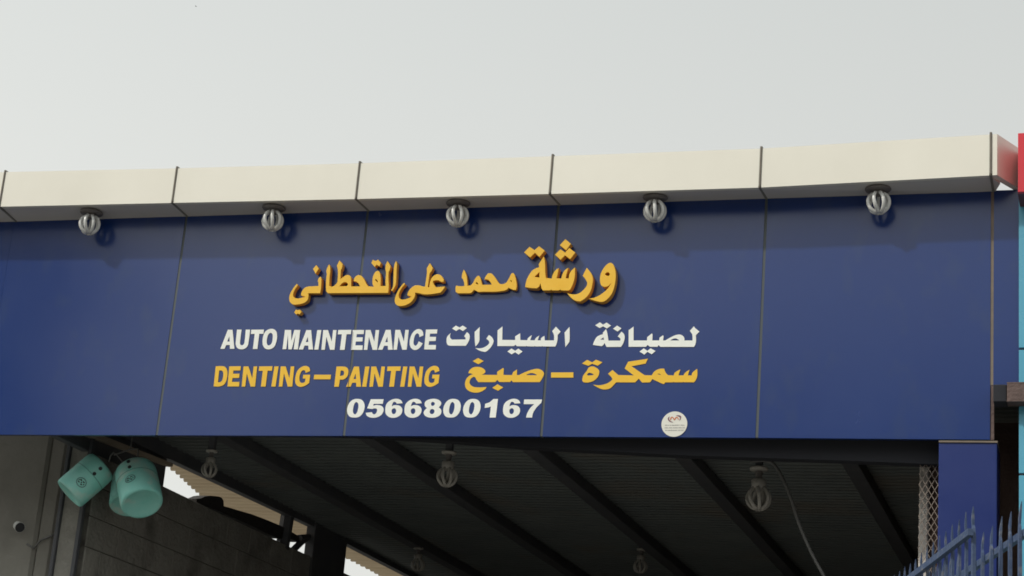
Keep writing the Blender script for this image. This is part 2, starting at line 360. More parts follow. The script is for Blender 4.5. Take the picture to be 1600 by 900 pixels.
RAISED = [
 ('raised yellow Arabic word at the left end, with tall upright strokes', 0.036, [
  ((450,405), 10, 'letter', ["135,390c 150,405 100,480 78,545 80,580 110,608 165,615 230,600 285,590c 205,565c 215,510 260,450 320,428c 475,420c 478,365 468,340 480,300 505,275c 518,300 515,420 500,530c 310,530c 318,570 300,640 240,685 150,705 80,705 35,670 20,610 35,540 80,460"]),
  ((450,405), 10, 'dot', ["440,95c 480,150c 430,222c 393,150c"]),
  ((450,405), 10, 'dot', ["125,790c 152,800c 182,790c 208,825c 180,860c 152,845c 128,862c 100,828c"]),
  ((500,400), 12, 'letter', ["168,160c 190,205c 188,300 176,400 170,555c 200,575 245,572 300,530 330,480c 338,350 335,250 318,180c 365,88c 422,155c 408,230 388,265c 378,440c 430,400 490,362 540,362 575,395 580,450 580,572c 755,572c 720,510 680,480 632,470c 650,410 690,370 730,360 780,380 830,450 870,530 905,572c 1020,578c 990,530 985,460 1000,370 1040,300 1080,282 1110,300 1130,370 1135,460 1130,565c 1235,565c 1230,480 1240,300 1228,250 1235,160c 1265,100c 1322,190c 1305,265c 1283,300c 1278,400 1285,560 1275,690c 150,695c 120,665c 112,560 122,380 130,350 122,270", "360,572c 400,520 450,490 500,495 525,530 505,565c", "1045,428 1070,450 1088,495 1060,480 1035,455"]),
  ((500,400), 12, 'dot', ["990,72c 1020,90c 1050,95c 1085,70c 1140,130c 1115,190c 1060,160c 1025,200c 965,130c"]),
  ((500,400), 12, 'letter', ["1425,98c 1440,140 1434,250 1428,400 1415,540 1352,655c 1335,640c 1370,570 1380,400 1385,240 1400,160"]),
 ]),
 ('raised yellow Arabic word second from the left, with a long curled tail', 0.036, [
  ((605,405), 11.25, 'letter', ["292,420c 308,435 250,510 205,600 205,670 240,708 300,710 370,690 430,660c 355,630c 375,570 430,500 490,465 560,462 620,480 665,485c 690,320 700,220 698,160c 748,75c 798,150c 780,200 745,245c 730,350 710,495c 740,495c 752,410 790,320 850,275 900,268 950,295 990,360 985,395c 950,395 900,370 840,372 805,385 810,430 855,495c 920,490 1012,482c 990,520 935,585c 850,600 740,615 640,615 560,595 485,585c 488,630 460,700 400,765 310,810 220,820 165,800 135,740 145,660 200,540 250,470"]),
 ]),
 ('raised yellow Arabic word third from the left, low and without dots', 0.026, [
  ((705,415), 14.545, 'letter', ["285,100c 320,160 350,260 360,380 365,460c 440,455c 500,390 545,300 590,245 625,235 655,270 680,360 700,440c 930,435c 890,370 840,320 760,310c 790,240 830,190 880,175 930,195 1000,280 1060,370 1110,420 1180,420 1250,390 1320,280 1370,185 1410,175 1440,220 1470,330 1485,450 1470,550c 1415,550c 1300,500c 1250,550 1180,570 1000,590 700,590 620,595 570,570 515,545c 470,600 430,625c 150,625c 110,600c 100,520 118,455c 165,470c 300,470c 295,380 270,310 243,280c 250,200", "575,370c 600,385c 625,438c 590,430c 545,400c", "1360,315c 1395,385c 1335,350c"]),
 ]),
 ('largest raised yellow Arabic word, at the right end, with diamond dots above', 0.045, [
  ((815,370), 9, 'letter', ["310,280c 325,350 330,500 340,580c 425,590c 440,530 475,475 520,442c 505,520 488,585c 560,588c 575,530 610,470 655,440c 630,520 617,585c 665,588c 675,520 700,480 748,435c 745,560 720,660 680,740 650,755c 560,752c 545,738c 520,752c 425,752c 418,738c 400,752c 300,752c 283,725c 262,640c 245,695 210,722c 130,718 52,705c 75,600 130,500 180,455 250,430c 243,385c", "252,490c 252,575c 175,565c"]),
  ((815,370), 9, 'dot', ["112,142c 180,190c 245,135c 322,195c 250,282c 187,222c 120,288c 38,218c"]),
  ((815,370), 9, 'dot', ["615,35c 690,98c 625,186c 540,118c"]),
  ((815,370), 9, 'dot', ["545,178c 612,224c 670,160c 752,222c 683,312c 610,258c 548,320c 472,252c"]),
  ((880,400), 10.59, 'letter', ["390,200c 440,260 485,350 480,470 440,600 370,690 280,750c 200,735 130,685 72,618c 140,635 220,635 300,595 380,510 400,450 375,390 325,325c"]),
  ((880,400), 10.59, 'letter', ["790,115 830,150 862,250 865,370 840,520 790,640 700,735 630,758 550,745 432,705c 520,690 620,640 720,560 780,480 800,435c 740,495 680,508 630,480 610,400 625,290 680,190 740,130", "740,265 772,295 755,328 715,325 690,300"]),
 ]),
]
for lab, th, parts in RAISED:
    c0 = at(parts[0][0][0]+40, parts[0][0][1]+60, 1, SY-th)
    r = thing('raised_word', lab, 'raised lettering', (c0.x, SY, c0.z), GR)
    for org, s, nm, st in parts:
        letter(r, loops_px(st, org, s, SY-th-.004), SY-th-.004, th, [YEL, YELS], nm, .0012)
VY = SY-.0032
WH = [
 ('white Arabic vinyl word just right of the English AUTO MAINTENANCE', [
  ((690,500), 14.545, 'letter', ["208,298c 190,350 200,410 240,445c 545,442c 540,400 510,370c 575,275c 630,330 635,420 600,510 550,585c 200,585c 140,565 115,510 115,420 140,360"]),
  ((690,500), 14.545, 'dot', ["325,125c 408,170c 480,125c 572,183c 485,250c 402,202c 330,250c 238,193c"]),
  ((690,500), 14.545, 'letter', ["868,158c 860,300 858,460 830,530 768,600c 755,480 750,270c"]),
  ((690,500), 14.545, 'letter', ["1075,340c 1150,400 1180,480 1150,570 1080,660 1000,720 930,715 850,690 765,635c 850,645 940,630 1020,590 1080,530 1075,480 1015,425c"]),
  ((770,500), 12.308, 'letter', ["185,125c 182,382c 430,385c 430,315c 525,255c 530,385c 662,388c 680,345 750,292c 718,388c 808,390c 825,350 893,300c 862,390c 925,392c 930,350 992,305c 1000,392c 1175,392c 1180,330 1170,270 1140,215c 1215,128c 1305,225c 1248,285c 1245,370 1225,460 1200,510c 960,508c 950,498c 935,508c 820,508c 808,498c 795,508c 665,505c 650,498c 635,505c 460,503c 437,475c 405,500c 88,500c 92,200c"]),
  ((770,500), 12.308, 'dot', ["360,548c 430,592c 490,550c 572,605c 497,665c 430,620c 362,660c 280,605c"]),
  ((770,500), 12.308, 'letter', ["1475,132c 1475,400 1450,450 1395,520c 1380,240c"]),
 ]),
 ('white Arabic vinyl word at the right end of the AUTO MAINTENANCE line', [
  ((920,495), 13.85, 'letter', ["372,265c 395,330 425,515c 680,515c 680,470 625,425c 705,322c 765,380 775,460 750,560 695,650c 385,652c 360,610 340,565c 320,600 285,635c 88,608c 120,520 170,440 230,400 310,375c 300,350c", "318,445c 330,498c 245,492c"]),
  ((920,495), 13.85, 'dot', ["240,118c 308,170c 385,125c 482,190c 392,252c 310,206c 232,243c 138,183c"]),
  ((920,495), 13.85, 'dot', ["612,190c 708,250c 622,318c 525,258c"]),
  ((990,500), 14.545, 'letter', ["-1,148c -1,465c 305,465c 308,390c 415,305c 430,330c 425,465c 580,465c 590,400c 668,345c 682,370c 670,465c 720,465c 850,390 950,345 1050,330 1130,370 1155,430 1150,465c 1338,465c 1335,340 1310,290 1278,245c 1370,142c 1395,180c 1495,262c 1415,345c 1418,480 1400,560 1370,610c 610,610c 570,570c 545,608c 370,608c 318,565c 280,608c -113,608c -113,232c", "830,465c 890,430 950,418 1000,435 1040,465c"]),
  ((990,500), 14.545, 'dot', ["228,645c 315,700c 385,642c 498,705c 410,778c 315,722c 243,785c 135,718c"]),
 ])]
YL = [
 ('yellow Arabic vinyl word left of the long dash, beside PAINTING', [
  ((720,555), 11.43, 'letter', ["135,320c 160,265 220,220 300,208 380,225 430,265 435,305 400,335 370,350c 650,352c 650,295c 755,228c 768,240c 760,352c 915,355c 935,300c 1005,255c 1000,352c 1040,355c 1120,315 1250,265 1370,243 1440,265 1485,320 1465,390 1410,480c 930,480c 903,448c 880,478c 690,478c 650,440c 615,480c 315,480c 280,440 262,400 230,385 180,420 155,480 175,530 230,565 330,575 458,568c 430,610 350,655 260,668 170,650 100,600 75,520 95,430 150,370 215,340c 180,325c", "1165,355c 1210,330 1270,318 1330,335 1360,358c"]),
  ((720,555), 11.43, 'dot', ["310,50c 408,105c 312,160c 212,105c"]),
  ((720,555), 11.43, 'dot', ["655,520c 757,575c 665,635c 562,583c"]),
 ]),
 ('yellow Arabic vinyl word at the right end of the DENTING-PAINTING line', [
  ((900,555), 15, 'letter', ["370,262 450,280 530,340 545,400 520,490 440,580 330,630 210,640 155,610 150,540 180,460 250,370 300,290", "310,410 370,425 410,455 360,470 280,475 260,455 275,430"]),
  ((900,555), 15, 'dot', ["260,108c 380,168c 470,105c 618,165c 510,245c 378,200c 290,248c 140,195c"]),
  ((970,555), 12.308, 'letter', ["-160,283c -49,381c 250,388c 75,255c 140,125c 522,68c 475,160c 205,212c 460,385c 595,388c 650,310 740,265 835,258c 860,330 910,385c 1020,388c 1040,335 1145,275c 1108,388c 1205,388c 1240,335 1320,280c 1290,388c 1365,388c 1375,340 1468,262c 1470,400 1440,480 1405,520c 1220,520c 1205,512c 1190,520c 1030,520c 1018,512c 1005,520c 855,522c 830,555c 780,540c 605,458c 560,522c 410,525c 345,450c 275,522c -90,521c -140,574 -205,636 -287,658 -369,652 -468,607 -533,566c -418,578 -336,566 -246,533 -168,472 -172,435 -246,357c", "705,358c 745,358 775,382c 740,375c"]),
 ])]
for lst, mt_, grp in ((WH, VWHT, 'white vinyl words on the sign'), (YL, VYEL, 'yellow vinyl words on the sign')):
    for lab, parts in lst:
        c0 = at(parts[0][0][0]+20, parts[0][0][1]+30, 1, VY)
        r = thing('vinyl_word', lab, 'lettering', (c0.x, SY, c0.z), grp)
        for org, s, nm, st in parts:
            letter(r, loops_px(st, org, s, VY), VY, .0012, [mt_], nm)
r = thing('vinyl_dash', 'long yellow vinyl dash between the two yellow Arabic words', 'lettering', (at(878,586,1,VY).x, SY, at(878,586,1,VY).z))
letter(r, loops_px(["1253,637c 1495,635c 1495,692c 1253,692c"], (680,490), 6.923, VY), VY, .0012, [VYEL], 'stroke')
# Latin glyphs: outline(s), foot x, baseline y, cap height, traced in their own units
GL = {
 'A': (["80,343c 180,88c 242,88c 268,343c 208,343c 206,292c 158,292c 135,343c", "172,246c 200,175c 205,246c"], 80, 343, 255),
 'U': (["302,88c 362,88c 342,250 345,285 365,298 390,285 402,250 418,88c 476,88c 458,240 440,310 400,343 350,350 302,330 284,280 286,240"], 280, 346, 258),
 'T': (["494,88c 662,86c 655,142c 600,142c 575,343c 515,343c 540,142c 488,145c"], 515, 343, 255),
 'O': (["765,76 820,100 838,160 828,250 790,325 720,350 665,325 645,260 655,170 690,105", "752,130 778,150 780,200 765,270 728,298 705,280 703,220 720,155"], 645, 346, 258),
 'M': (["945,90c 1028,90c 1030,240c 1070,90c 1150,90c 1118,350c 1062,350c 1088,145c 1035,350c 990,350c 985,145c 962,348c 912,348c"], 912, 350, 260),
 'I': (["1378,92c 1432,92c 1392,353c 1338,353c"], 1338, 353, 261),
 'N': (["535,352c 560,92c 622,92c 672,245c 690,92c 735,92c 708,352c 650,352c 602,180c 580,352c"], 535, 352, 260),
 'E': (["1352,82c 1502,80c 1497,134c 1405,136c 1400,178c 1485,178c 1480,232c 1393,234c 1386,285c 1484,285c 1480,344c 1328,344c"], 1328, 344, 263),
 'C': (["1318,160c 1305,100 1260,76 1205,95 1160,155 1138,240 1148,310 1195,350 1255,335 1310,265c 1258,238c 1235,280 1212,295 1192,275 1190,235 1205,165 1235,132 1258,145 1265,182c"], 1138, 346, 263),
 'D': (["20,578c 90,575 155,586 188,650 175,760 140,820 80,845 -10,845c", "70,632c 105,634 125,650 128,700 112,765 85,788 52,790c"], -10, 845, 268),
 'G': (["1280,640c 1265,590 1215,572 1160,590 1110,640 1085,720 1085,800 1115,840 1160,852 1215,835 1268,800c 1282,690c 1190,690c 1183,740c 1220,740c 1212,785c 1180,800 1150,790 1138,750 1145,690 1175,635 1210,632 1222,665c"], 1085, 848, 270),
 'P': (["175,573c 260,572 310,585 330,630 315,700 270,738 218,742c 205,835c 145,835c", "230,625c 258,626 272,640 268,680 245,692 220,694c"], 145, 835, 263),
}
def latin(root, ch, px, base, h, mt_, wsc=1.0):
    st, xb, yb, hh = GL[ch]; k = h/hh
    lo = []
    for s_ in st:
        lo.append([])
        for x, y in smooth(parse(s_)):
            q = at(px+(x-xb)*k*wsc, base+(y-yb)*k, 1, VY); lo[-1].append((q.x, q.z))
    letter(root, lo, VY, .0012, [mt_])
ROWS = [
 ('white vinyl English word AUTO at the left of its line', 'vinyl_word', VWHT, 'white vinyl words on the sign', [('A',344.3,545.0,29.8),('U',367.8,545.2,30.2),('T',395.1,545.2,30.0),('O',410.2,545.4,30.3)]),
 ('white vinyl English word MAINTENANCE in slanted bold capitals', 'vinyl_word', VWHT, 'white vinyl words on the sign', [('M',441.4,545.8,30.3),('A',466.8,546,30.3),('I',491.1,546.2,30.5),('N',502.1,546.5,30.8),('T',531.1,546.6,31),('E',548.3,546.6,31),('N',568.5,546.6,31),('A',590.7,546.4,31),('N',614.8,546.4,31),('C',640.1,546.2,31.2),('E',662.7,546,31.2)]),
 ('yellow vinyl English word DENTING in slanted bold capitals', 'vinyl_word', VYEL, 'yellow vinyl words on the sign', [('D',333.8,603.6,31.3),('E',355.4,603.8,31.5),('N',377.6,604,31.5),('T',407.6,604,31.5),('I',423.9,604,31.5),('N',435.6,604,31.5),('G',461.6,604,31.6)]),
 ('yellow vinyl English word PAINTING in slanted bold capitals', 'vinyl_word', VYEL, 'yellow vinyl words on the sign', [('P',522.2,604.2,31.5),('A',540.9,604.2,31.5),('I',565.8,604.2,31.5),('N',577.2,604.2,31.5),('T',608.1,604.2,31.5),('I',625.2,604.2,31.5),('N',637.1,604.2,31.5),('G',663.5,604,31.8)]),
]
for lab, nm, mt_, grp, gl in ROWS:
    c0 = at(gl[0][1], gl[0][2], 1, VY); r = thing(nm, lab, 'lettering', (c0.x, SY, c0.z), grp)
    for ch, px, base, h in gl: latin(r, ch, px, base, h, mt_, .93 if ch == 'D' else 1.0)
r = thing('vinyl_dash', 'short yellow vinyl dash between DENTING and PAINTING', 'lettering', (at(503,589,1,VY).x, SY, at(503,589,1,VY).z))
letter(r, loops_px(["720,402c 830,402c 827,432c 716,432c"], (320,490), 4.2105, VY), VY, .0012, [VYEL], 'stroke')
DG = {
 '0': ["115,41 155,52 173,90 165,140 135,178 95,187 55,178 37,140 45,90 75,52", "112,66 125,85 120,130 105,160 92,160 82,140 88,95 100,70"],
 '5': ["222,44c 322,44c 315,80c 245,80c 240,95c 270,89 308,98 322,125 305,165 265,186 220,187 190,172 183,150c 230,145c 240,160 255,160 268,145 270,122 255,115 232,120c 193,115c"],
 '6': ["470,75c 425,78c 415,66 400,65 390,80 385,100c 410,90 450,97 468,125 455,165 415,187 370,185 340,160 335,125 345,80 380,50 420,40 455,50", "410,115 420,135 412,155 397,160 385,145 388,122"],
 '8': ["700,41 750,48 772,75 752,107c 772,130 765,165 725,186 680,187 645,172 635,145 660,113c 643,92 650,60", "707,64 722,76 715,92 700,96 692,84 695,70", "700,120 718,130 715,152 698,160 683,150 685,130"],
 '1': ["1180,42c 1215,42c 1198,187c 1150,187c 1160,100c 1140,108c 1112,112c 1115,80c 1150,68c"],
 '7': ["1420,46c 1560,46c 1553,72c 1515,110 1490,150 1482,187c 1435,187c 1445,150 1470,110 1500,82c 1416,82c"]}
DX = {'0':37,'5':183,'6':335,'8':635,'1':1110,'7':1416}
c0 = at(540,652,1,VY); r = thing('phone_number', 'white vinyl phone number 0566800167 at the bottom of the sign', 'lettering', (c0.x, SY, c0.z), 'white vinyl words on the sign')
for ch, x0 in zip('0566800167', (37,183,335,485,635,788,943,1110,1255,1416)):
    letter(r, [[(lambda q: (q.x, q.z))(at(535+(x+x0-DX[ch])/5, 615+y/5, 1, VY)) for x, y in smooth(parse(s_))] for s_ in DG[ch]], VY, .0012, [VWHT], 'digit')

# round sticker
c0 = at(1053.6, 662.6, 1, VY); rr_ = (at(1073.8,662.6,1,VY)-c0).length
stk = thing('round_sticker', 'small round white sticker with a maroon emblem at the bottom edge of the sign', 'sticker', (c0.x, VY, c0.z))
def circ(cx, cz, rx, rz, n=40, a0=0, a1=2*math.pi): return [(cx+rx*math.cos(a0+(a1-a0)*i/n), cz+rz*math.sin(a0+(a1-a0)*i/n)) for i in range(n)]
letter(stk, [circ(c0.x, c0.z, rr_, rr_*.99)], VY, .0012, [STK_W], 'disc')
def sp(zx, zy): q = at(1000+zx/11.25, 620+zy/11.25, 1, VY); return (q.x, q.z)
def swoosh(strs, mt_, nm): letter(stk, [[sp(*q) for q in smooth(parse(s_))] for s_ in strs], VY-.0012, .001, [mt_], nm)
swoosh(["520,345c 495,370 490,395 505,425 550,448 585,448c 545,430 520,410 512,385"], STK_P, 'emblem_arc')
swoosh(["630,330c 680,325 718,340 720,375 710,400 685,420c 700,395 702,370 685,350"], STK_P, 'emblem_arc')
swoosh(["528,408c 540,365 565,350 590,365 605,395c 620,365 645,350 668,365 684,402c 668,402c 655,375 640,372 625,395 605,418c 588,395 570,368 556,378 546,410c"], STK_O, 'emblem_letter')
for j, (y_, xa, xb) in enumerate(((500,440,780),(545,432,790),(590,442,765))):
    x = xa
    mb = MB()
    while x < xb:
        wv = random.uniform(10, 26)
        a = sp(x, y_+7); b = sp(min(x+wv, xb), y_-7-random.random()*4)
        mb.box((a[0], VY-.0012, a[1]), (b[0], VY-.0002, b[1])); x += wv+random.choice((5, 6, 14))
    mb.build('print_line', STK_G, stk)

# ------------------------------------------------------------ lamps
def lamp(loc, label, group, s=1.0, neck=0.0, inside=False, rot=0.0, copy_of=None):
    if copy_of:
        src = copy_of; r = src.copy(); COL.objects.link(r)
        for ch in src.children:
            c = ch.copy(); COL.objects.link(c); c.parent = r
            for g2 in ch.children:
                d = g2.copy(); COL.objects.link(d); d.parent = c
        r.location = loc; r.rotation_euler = (random.uniform(-.05,.05), random.uniform(-.06,.06), rot); r['label'] = label; r['group'] = group; return r
    r = thing('lamp', label, 'lamp', (0,0,0), group)
    bm_ = BULBI if inside else BULB
    mb = MB(); B_ = .62 if inside else 1; mb.lathe([(0,0),(.068*s*B_,0),(.070*s*B_,-.006*s),(.066*s*B_,-.012*s),(.03*s,-.016*s),(0,-.017*s)], 28); mb.build('base_plate', BULBI if inside else LAMPB, r)
    z0 = -.016*s
    if neck:
        mb = MB(); mb.lathe([(.016,z0+.002),(.02,z0-.01),(.016,z0-.03),(.02,z0-.05),(.028,z0-.055),(.028,z0-neck),(.02,z0-neck-.003)], 18)
        mb.build('lamp_holder', LAMPB, r); z0 -= neck
        mb = MB(); mb.lathe([(.0,z0+.005),(.030,z0),(.036*s,z0-.006),(.034*s,z0-.046),(.026*s,z0-.056),(0,z0-.057)], 18); mb.build('ballast', bm_, r); z0 -= .046
    else:
        mb = MB(); mb.lathe([(.026*s,z0+.004),(.03*s,z0-.018*s),(.022*s,z0-.024*s),(0,z0-.025*s)], 18); mb.build('lamp_holder', LAMPB, r); z0 -= .012*s
    R = (.053 if inside else .057)*s; tr_ = (.0095 if inside else .0105)*s; nt_ = 7
    HH = (.98 if inside else 1.0)*R
    for k in range(nt_):
        a = 2*math.pi*k/nt_ + .26; pts = []
        for i in range(13):
            u = i/12; ang = -1.12 + u*(1.12+1.36)
            rad = R*math.cos(ang)
            z = z0 - HH*(math.sin(ang)+math.sin(1.12)); tw = a + .30*(u-.5)
            pts.append((rad*math.cos(tw), rad*math.sin(tw), z))
        mb = MB(); mb.tube(pts, tr_, 8); mb.build('glass_tube', bm_, r)
    r.location = loc; r.rotation_euler = (0,0,rot)
    return r
lo_px = [((143,332),'leftmost'),((428,325),'2'),((716,315),'3'),((1024,308),'4'),((1372,294),'5')]
LL = ['caged-tube lamp under the canopy, the leftmost of the five along the sign',
      'caged-tube lamp under the canopy, above the gap left of the yellow Arabic words',
      'caged-tube lamp under the canopy, middle one, above the yellow word with a curled tail',
      'caged-tube lamp under the canopy, fourth from left, just right of the diamond dots',
      'caged-tube lamp under the canopy, the rightmost, above the blank blue panel']
first = None
for i, ((px, py), _) in enumerate(lo_px):
    # height of the soffit over this point
    q = at(px, py, 2, ZT-.001)
    y = .105
    bx_ = at(px, py, 1, y)
    k = max(j for j in range(7) if cb[j].x <= bx_.x); t_ = (bx_.x-cb[k].x)/(cb[k+1].x-cb[k].x)
    zf = cb[k].z*(1-t_)+cb[k+1].z*t_; z = zf + (ZT-zf)*(y-.03)/(CD-.02)
    loc = (bx_.x, y, z-.0025)
    o = lamp(loc, LL[i], 'lamps under the canopy', 1.03, rot=i*.37, copy_of=first)
    first = first or o

# ------------------------------------------------------------ shed behind the sign
RZ = 4.40; XW = 0.40; XE = 6.34; YB = 12.0
shed = thing('shed_roof', 'dark corrugated metal roof on steel beams over the workshop bay', 'roof', (3.4, .5, RZ))
nx = 6
for i in range(nx):
    xa = XW + (XE-XW)*i/nx - (.02 if i else .10); xb = XW + (XE-XW)*(i+1)/nx
    dz = .003*(i % 2)
    vs = []; fs = []; n = 0; y = .42; step = .0275
    while y < YB:
        ph = (n % 4); z = RZ + .03 + dz + (0, .0, .022, .022)[ph]
        vs += [(xa,y,z),(xb,y,z)]; y += (step*1.2, step*.5, step*1.2, step*.5)[ph]; n += 1
    for j in range(n-1): fs.append((2*j, 2*j+2, 2*j+3, 2*j+1))
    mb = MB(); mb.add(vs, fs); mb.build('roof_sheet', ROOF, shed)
for x in (1.02, 2.05, 3.07, 4.03, 5.07):
    mb = MB(); mb.bbox((x-.0, .44, RZ-.05), (x+.105, YB, RZ+.028), .004); mb.build('beam', STEEL_D, shed)
pz = [(1.2, 4.16), (2.505,4.125),(3.008,4.098),(3.517,4.064),(4.435,4.024),(5.31,4.004),(5.9,3.985)]
mb = MB()
for (xa,za),(xb,zb) in zip(pz[:-1], pz[1:]):
    mb.hexa([(xa,.33,za),(xb,.33,zb),(xb,.41,zb),(xa,.41,za),(xa,.33,RZ+.02),(xb,.33,RZ+.02),(xb,.41,RZ+.02),(xa,.41,RZ+.02)])
mb.build('front_lintel', LINT, shed)
YA = at(262,742,0,XW).y; YC = at(489,823,0,XW).y; YD2 = at(539,852,0,XW).y
zA = at(268,721,0,XW).z; zC = at(489,823,0,XW).z; zN = at(157,681,0,XW).z
mb = MB(); mb.hexa([(XW-.05,.5,zA-.02),(XW+.012,.5,zA-.02),(XW+.012,YC,zC),(XW-.05,YC,zC),(XW-.05,.5,RZ+.05),(XW+.012,.5,RZ+.05),(XW+.012,YC,RZ+.05),(XW-.05,YC,RZ+.05)])
mb.box((XW-.05,YD2,zC), (XW+.012,YB,RZ+.05)); mb.build('edge_beam', STEEL_D, shed)
mb = MB(); mb.hexa([(XW-.02,.5,zN-.06),(XW+.03,.5,zN-.06),(XW+.03,YA,zA-.045),(XW-.02,YA,zA-.045),(XW-.02,.5,zN-.025),(XW+.03,.5,zN-.025),(XW+.03,YA,zA-.021),(XW-.02,YA,zA-.021)]); mb.build('edge_board', BOARD, shed, label='pale brown board along the roof edge')

# back and right walls of the bay
bw = MB(); bw.box((-.2, YB, 0), (XE+.3, YB+.2, RZ+.2)); o = bw.build('back_wall', PLASTER); tag(o, 'dim grey wall closing the back of the workshop bay', 'wall')
bw = MB(); bw.box((XE, 1.0, 0), (XE+.15, YB-.002, RZ+.2)); o = bw.build('side_wall', BRICKB); tag(o, 'dark wall along the right side of the workshop bay, behind the pillar', 'wall')

# left block wall: every block its own piece
wall = thing('block_wall', 'dark grey concrete block wall running back along the left of the bay', 'wall', (XW, 1.0, 0))
WT = at(257,758,0,XW).z-.008; Y1 = at(141,800,0,XW).y
mb = MB(); mb.box((XW-.16, Y1, 0), (XW-.006, YB-.002, WT-.004)); mb.build('mortar', MORTAR, wall)
crs = 0
z = WT; cache = {}
while z > 2.6:
    z0 = z - .2; y = Y1 + (.2 if crs % 2 else 0)
    if crs % 2: spans = [(Y1, Y1+.2)]
    else: spans = []
    yy = y
    while yy < YB-.4: spans.append((yy, yy+.4)); yy += .4
    for a, b_ in spans:
        j = random.uniform(0, .004)
        mb = MB(); mb.bbox((XW-.02, a+.003, z0+.0035), (XW+j, b_-.003, z-.0035), .003)
        mb.build('block', BLOCK, wall)
    z = z0; crs += 1
mb = MB(); mb.box((XW-.02, Y1, 0), (XW+.001, YB-.01, z-.005)); mb.build('lower_wall', BLOCK, wall)

# front left pier (plastered) and the steel post beside it
pier = MB(); xq = at(70,750,1,.96).x; xq2 = at(97,750,1,.98).x; pier.bbox((-1.8, .96, 0), (xq, 1.4, RZ+.15), .02); pier.bbox((xq+.001, .972, 0), (xq2, 1.4, RZ+.15), .015)
o = pier.build('plaster_pier', PLASTER); tag(o, 'grey plastered wall end at the far left under the sign', 'wall')
xa = at(97,750,1,.88).x; xb = at(136,750,1,.88).x
post = thing('steel_post', 'dark steel channel post between the plastered wall and block wall', 'post', ((xa+xb)/2, .9, 0))
mb = MB(); mb.bbox((xa, .88, 0), (xa+.024, .915, RZ), .003); mb.build('flange', STEEL_D, post)
mb = MB(); mb.bbox((xb-.026, .88, 0), (xb, .915, RZ), .003); mb.build('flange', STEEL_D, post)
mb = MB(); mb.box((xa+.029, .90, 0), (xb-.031, .95, RZ)); mb.build('web', BLOCK, post)

# security camera with bracket and lead
c0 = at(33, 826, 1, .88)
cm = thing('security_camera', 'small white security camera on the plastered wall at the far left', 'security camera', tuple(c0))
d = (at(40,832,1,.80)-at(24,820,1,.90)).normalized()
a0 = at(27,821,1,.90)
mb = MB(); mb.tube([a0, a0+d*.05], [.028,.034], 18); mb.build('housing', CAMW, cm)
mb = MB(); mb.tube([a0+d*.0502, a0+d*.056], [.032,.030], 18); mb.build('lens', GLASSD, cm)
mb = MB(); mb.tube([a0, a0+Vector((-.03,.06,.03))], .008, 8); mb.build('bracket', CAMW, cm)
pts = [at(*q, 1, .955) for q in ((42,850),(53,857),(58,850),(64,844),(78,838),(91,833))]
o = MB().tube(pts, .0065, 6).build('camera_cable', CABLE); tag(o, 'thin dark cable looping right from the security camera', 'cable')
pts = [at(*q, 1, .95) for q in ((86,684),(98,690),(108,695),(115,697))]
o = MB().tube(pts, .005, 6).build('wall_cable', STEEL_D); tag(o, 'short dark cable high on the plastered wall, just under the sign', 'cable')

# ------------------------------------------------------------ teal drums hung from the roof edge
def drum(axis_from, axis_to, R, label, seed, face_to):
    """axis_from = bottom centre, axis_to = top centre"""
    a = Vector(axis_from); b_ = Vector(axis_to); H = (b_-a).length; z = (b_-a).normalized()
    v = (CAM-a); x = (v - z*v.dot(z)).normalized(); y = z.cross(x)
    Mx = Matrix((x, y, z)).transposed().to_4x4(); Mx.translation = a
    r = thing('teal_drum', label, 'drum', tuple(a), 'teal drums hanging by the left wall')
    prof = [(0,.008),(R*.78,.006),(R*.84,0),(R*.95,.001),(R*.99,.010),(R,.04)]
    for i in range(1, 9): prof.append((R*(1.0 + (.006 if i % 2 else -.004)), .05+(H-.10)*i/9))
    prof += [(R,H-.05),(R*.97,H-.018),(R*.88,H-.003),(R*.75,H),(R*.72,H-.006),(0,H-.008)]
    mb = MB(); mb.lathe(prof, 36, M=Mx); mb.build('body', TEAL, r)
    mb = MB(); mb.lathe([(R*1.004,H*.6),(R*1.012,H*.605),(R*1.012,H*.617),(R*1.004,H*.622)], 36, M=Mx); mb.build('hoop', TEALD, r)
    # printed emblem: ring with a few marks; wraps on the surface
    def on_surf(u, h, out=.003): q = u/R; return Mx @ Vector(((R+out)*math.cos(q), (R+out)*math.sin(q), h))
    mb = MB(); u0, h0 = face_to; n = 22
    for i in range(n):
        q0 = 2*math.pi*i/n; q1 = 2*math.pi*(i+.72)/n
        mb.add([on_surf(u0+.034*math.cos(q0), h0+.030*math.sin(q0)), on_surf(u0+.034*math.cos(q1), h0+.030*math.sin(q1)), on_surf(u0+.029*math.cos(q1), h0+.025*math.sin(q1)), on_surf(u0+.029*math.cos(q0), h0+.025*math.sin(q0))], [(0,1,2,3)])
    for du, dh, wx, hx in ((-.012,.009,.012,.009),(.009,.011,.013,.007),(-.014,-.009,.012,.007),(.008,-.010,.010,.009),(.0,0,.007,.008),(.019,0,.005,.01),(-.021,.001,.005,.009)):
        mb.add([on_surf(u0+du-wx/2,h0+dh-hx/2), on_surf(u0+du+wx/2,h0+dh-hx/2), on_surf(u0+du+wx/2,h0+dh+hx/2), on_surf(u0+du-wx/2,h0+dh+hx/2)], [(0,1,2,3)])
    mb.build('printed_emblem', INK, r)
    for hh in (H-.045, H-.095):
        c_ = on_surf(u0+.012, hh, .0); n_ = (c_-(Mx @ Vector((0,0,hh)))).normalized()
        mb = MB(); mb.tube([c_, c_+n_*.006], .0115, 12); mb.build('plug', INK, r)
    return r
YD = .68
drum(at(222,787,1,YD-.05), at(211,735,1,YD+.07), .131, 'upright teal drum with a printed emblem, the right one of the three', 1, (-.04, .11))
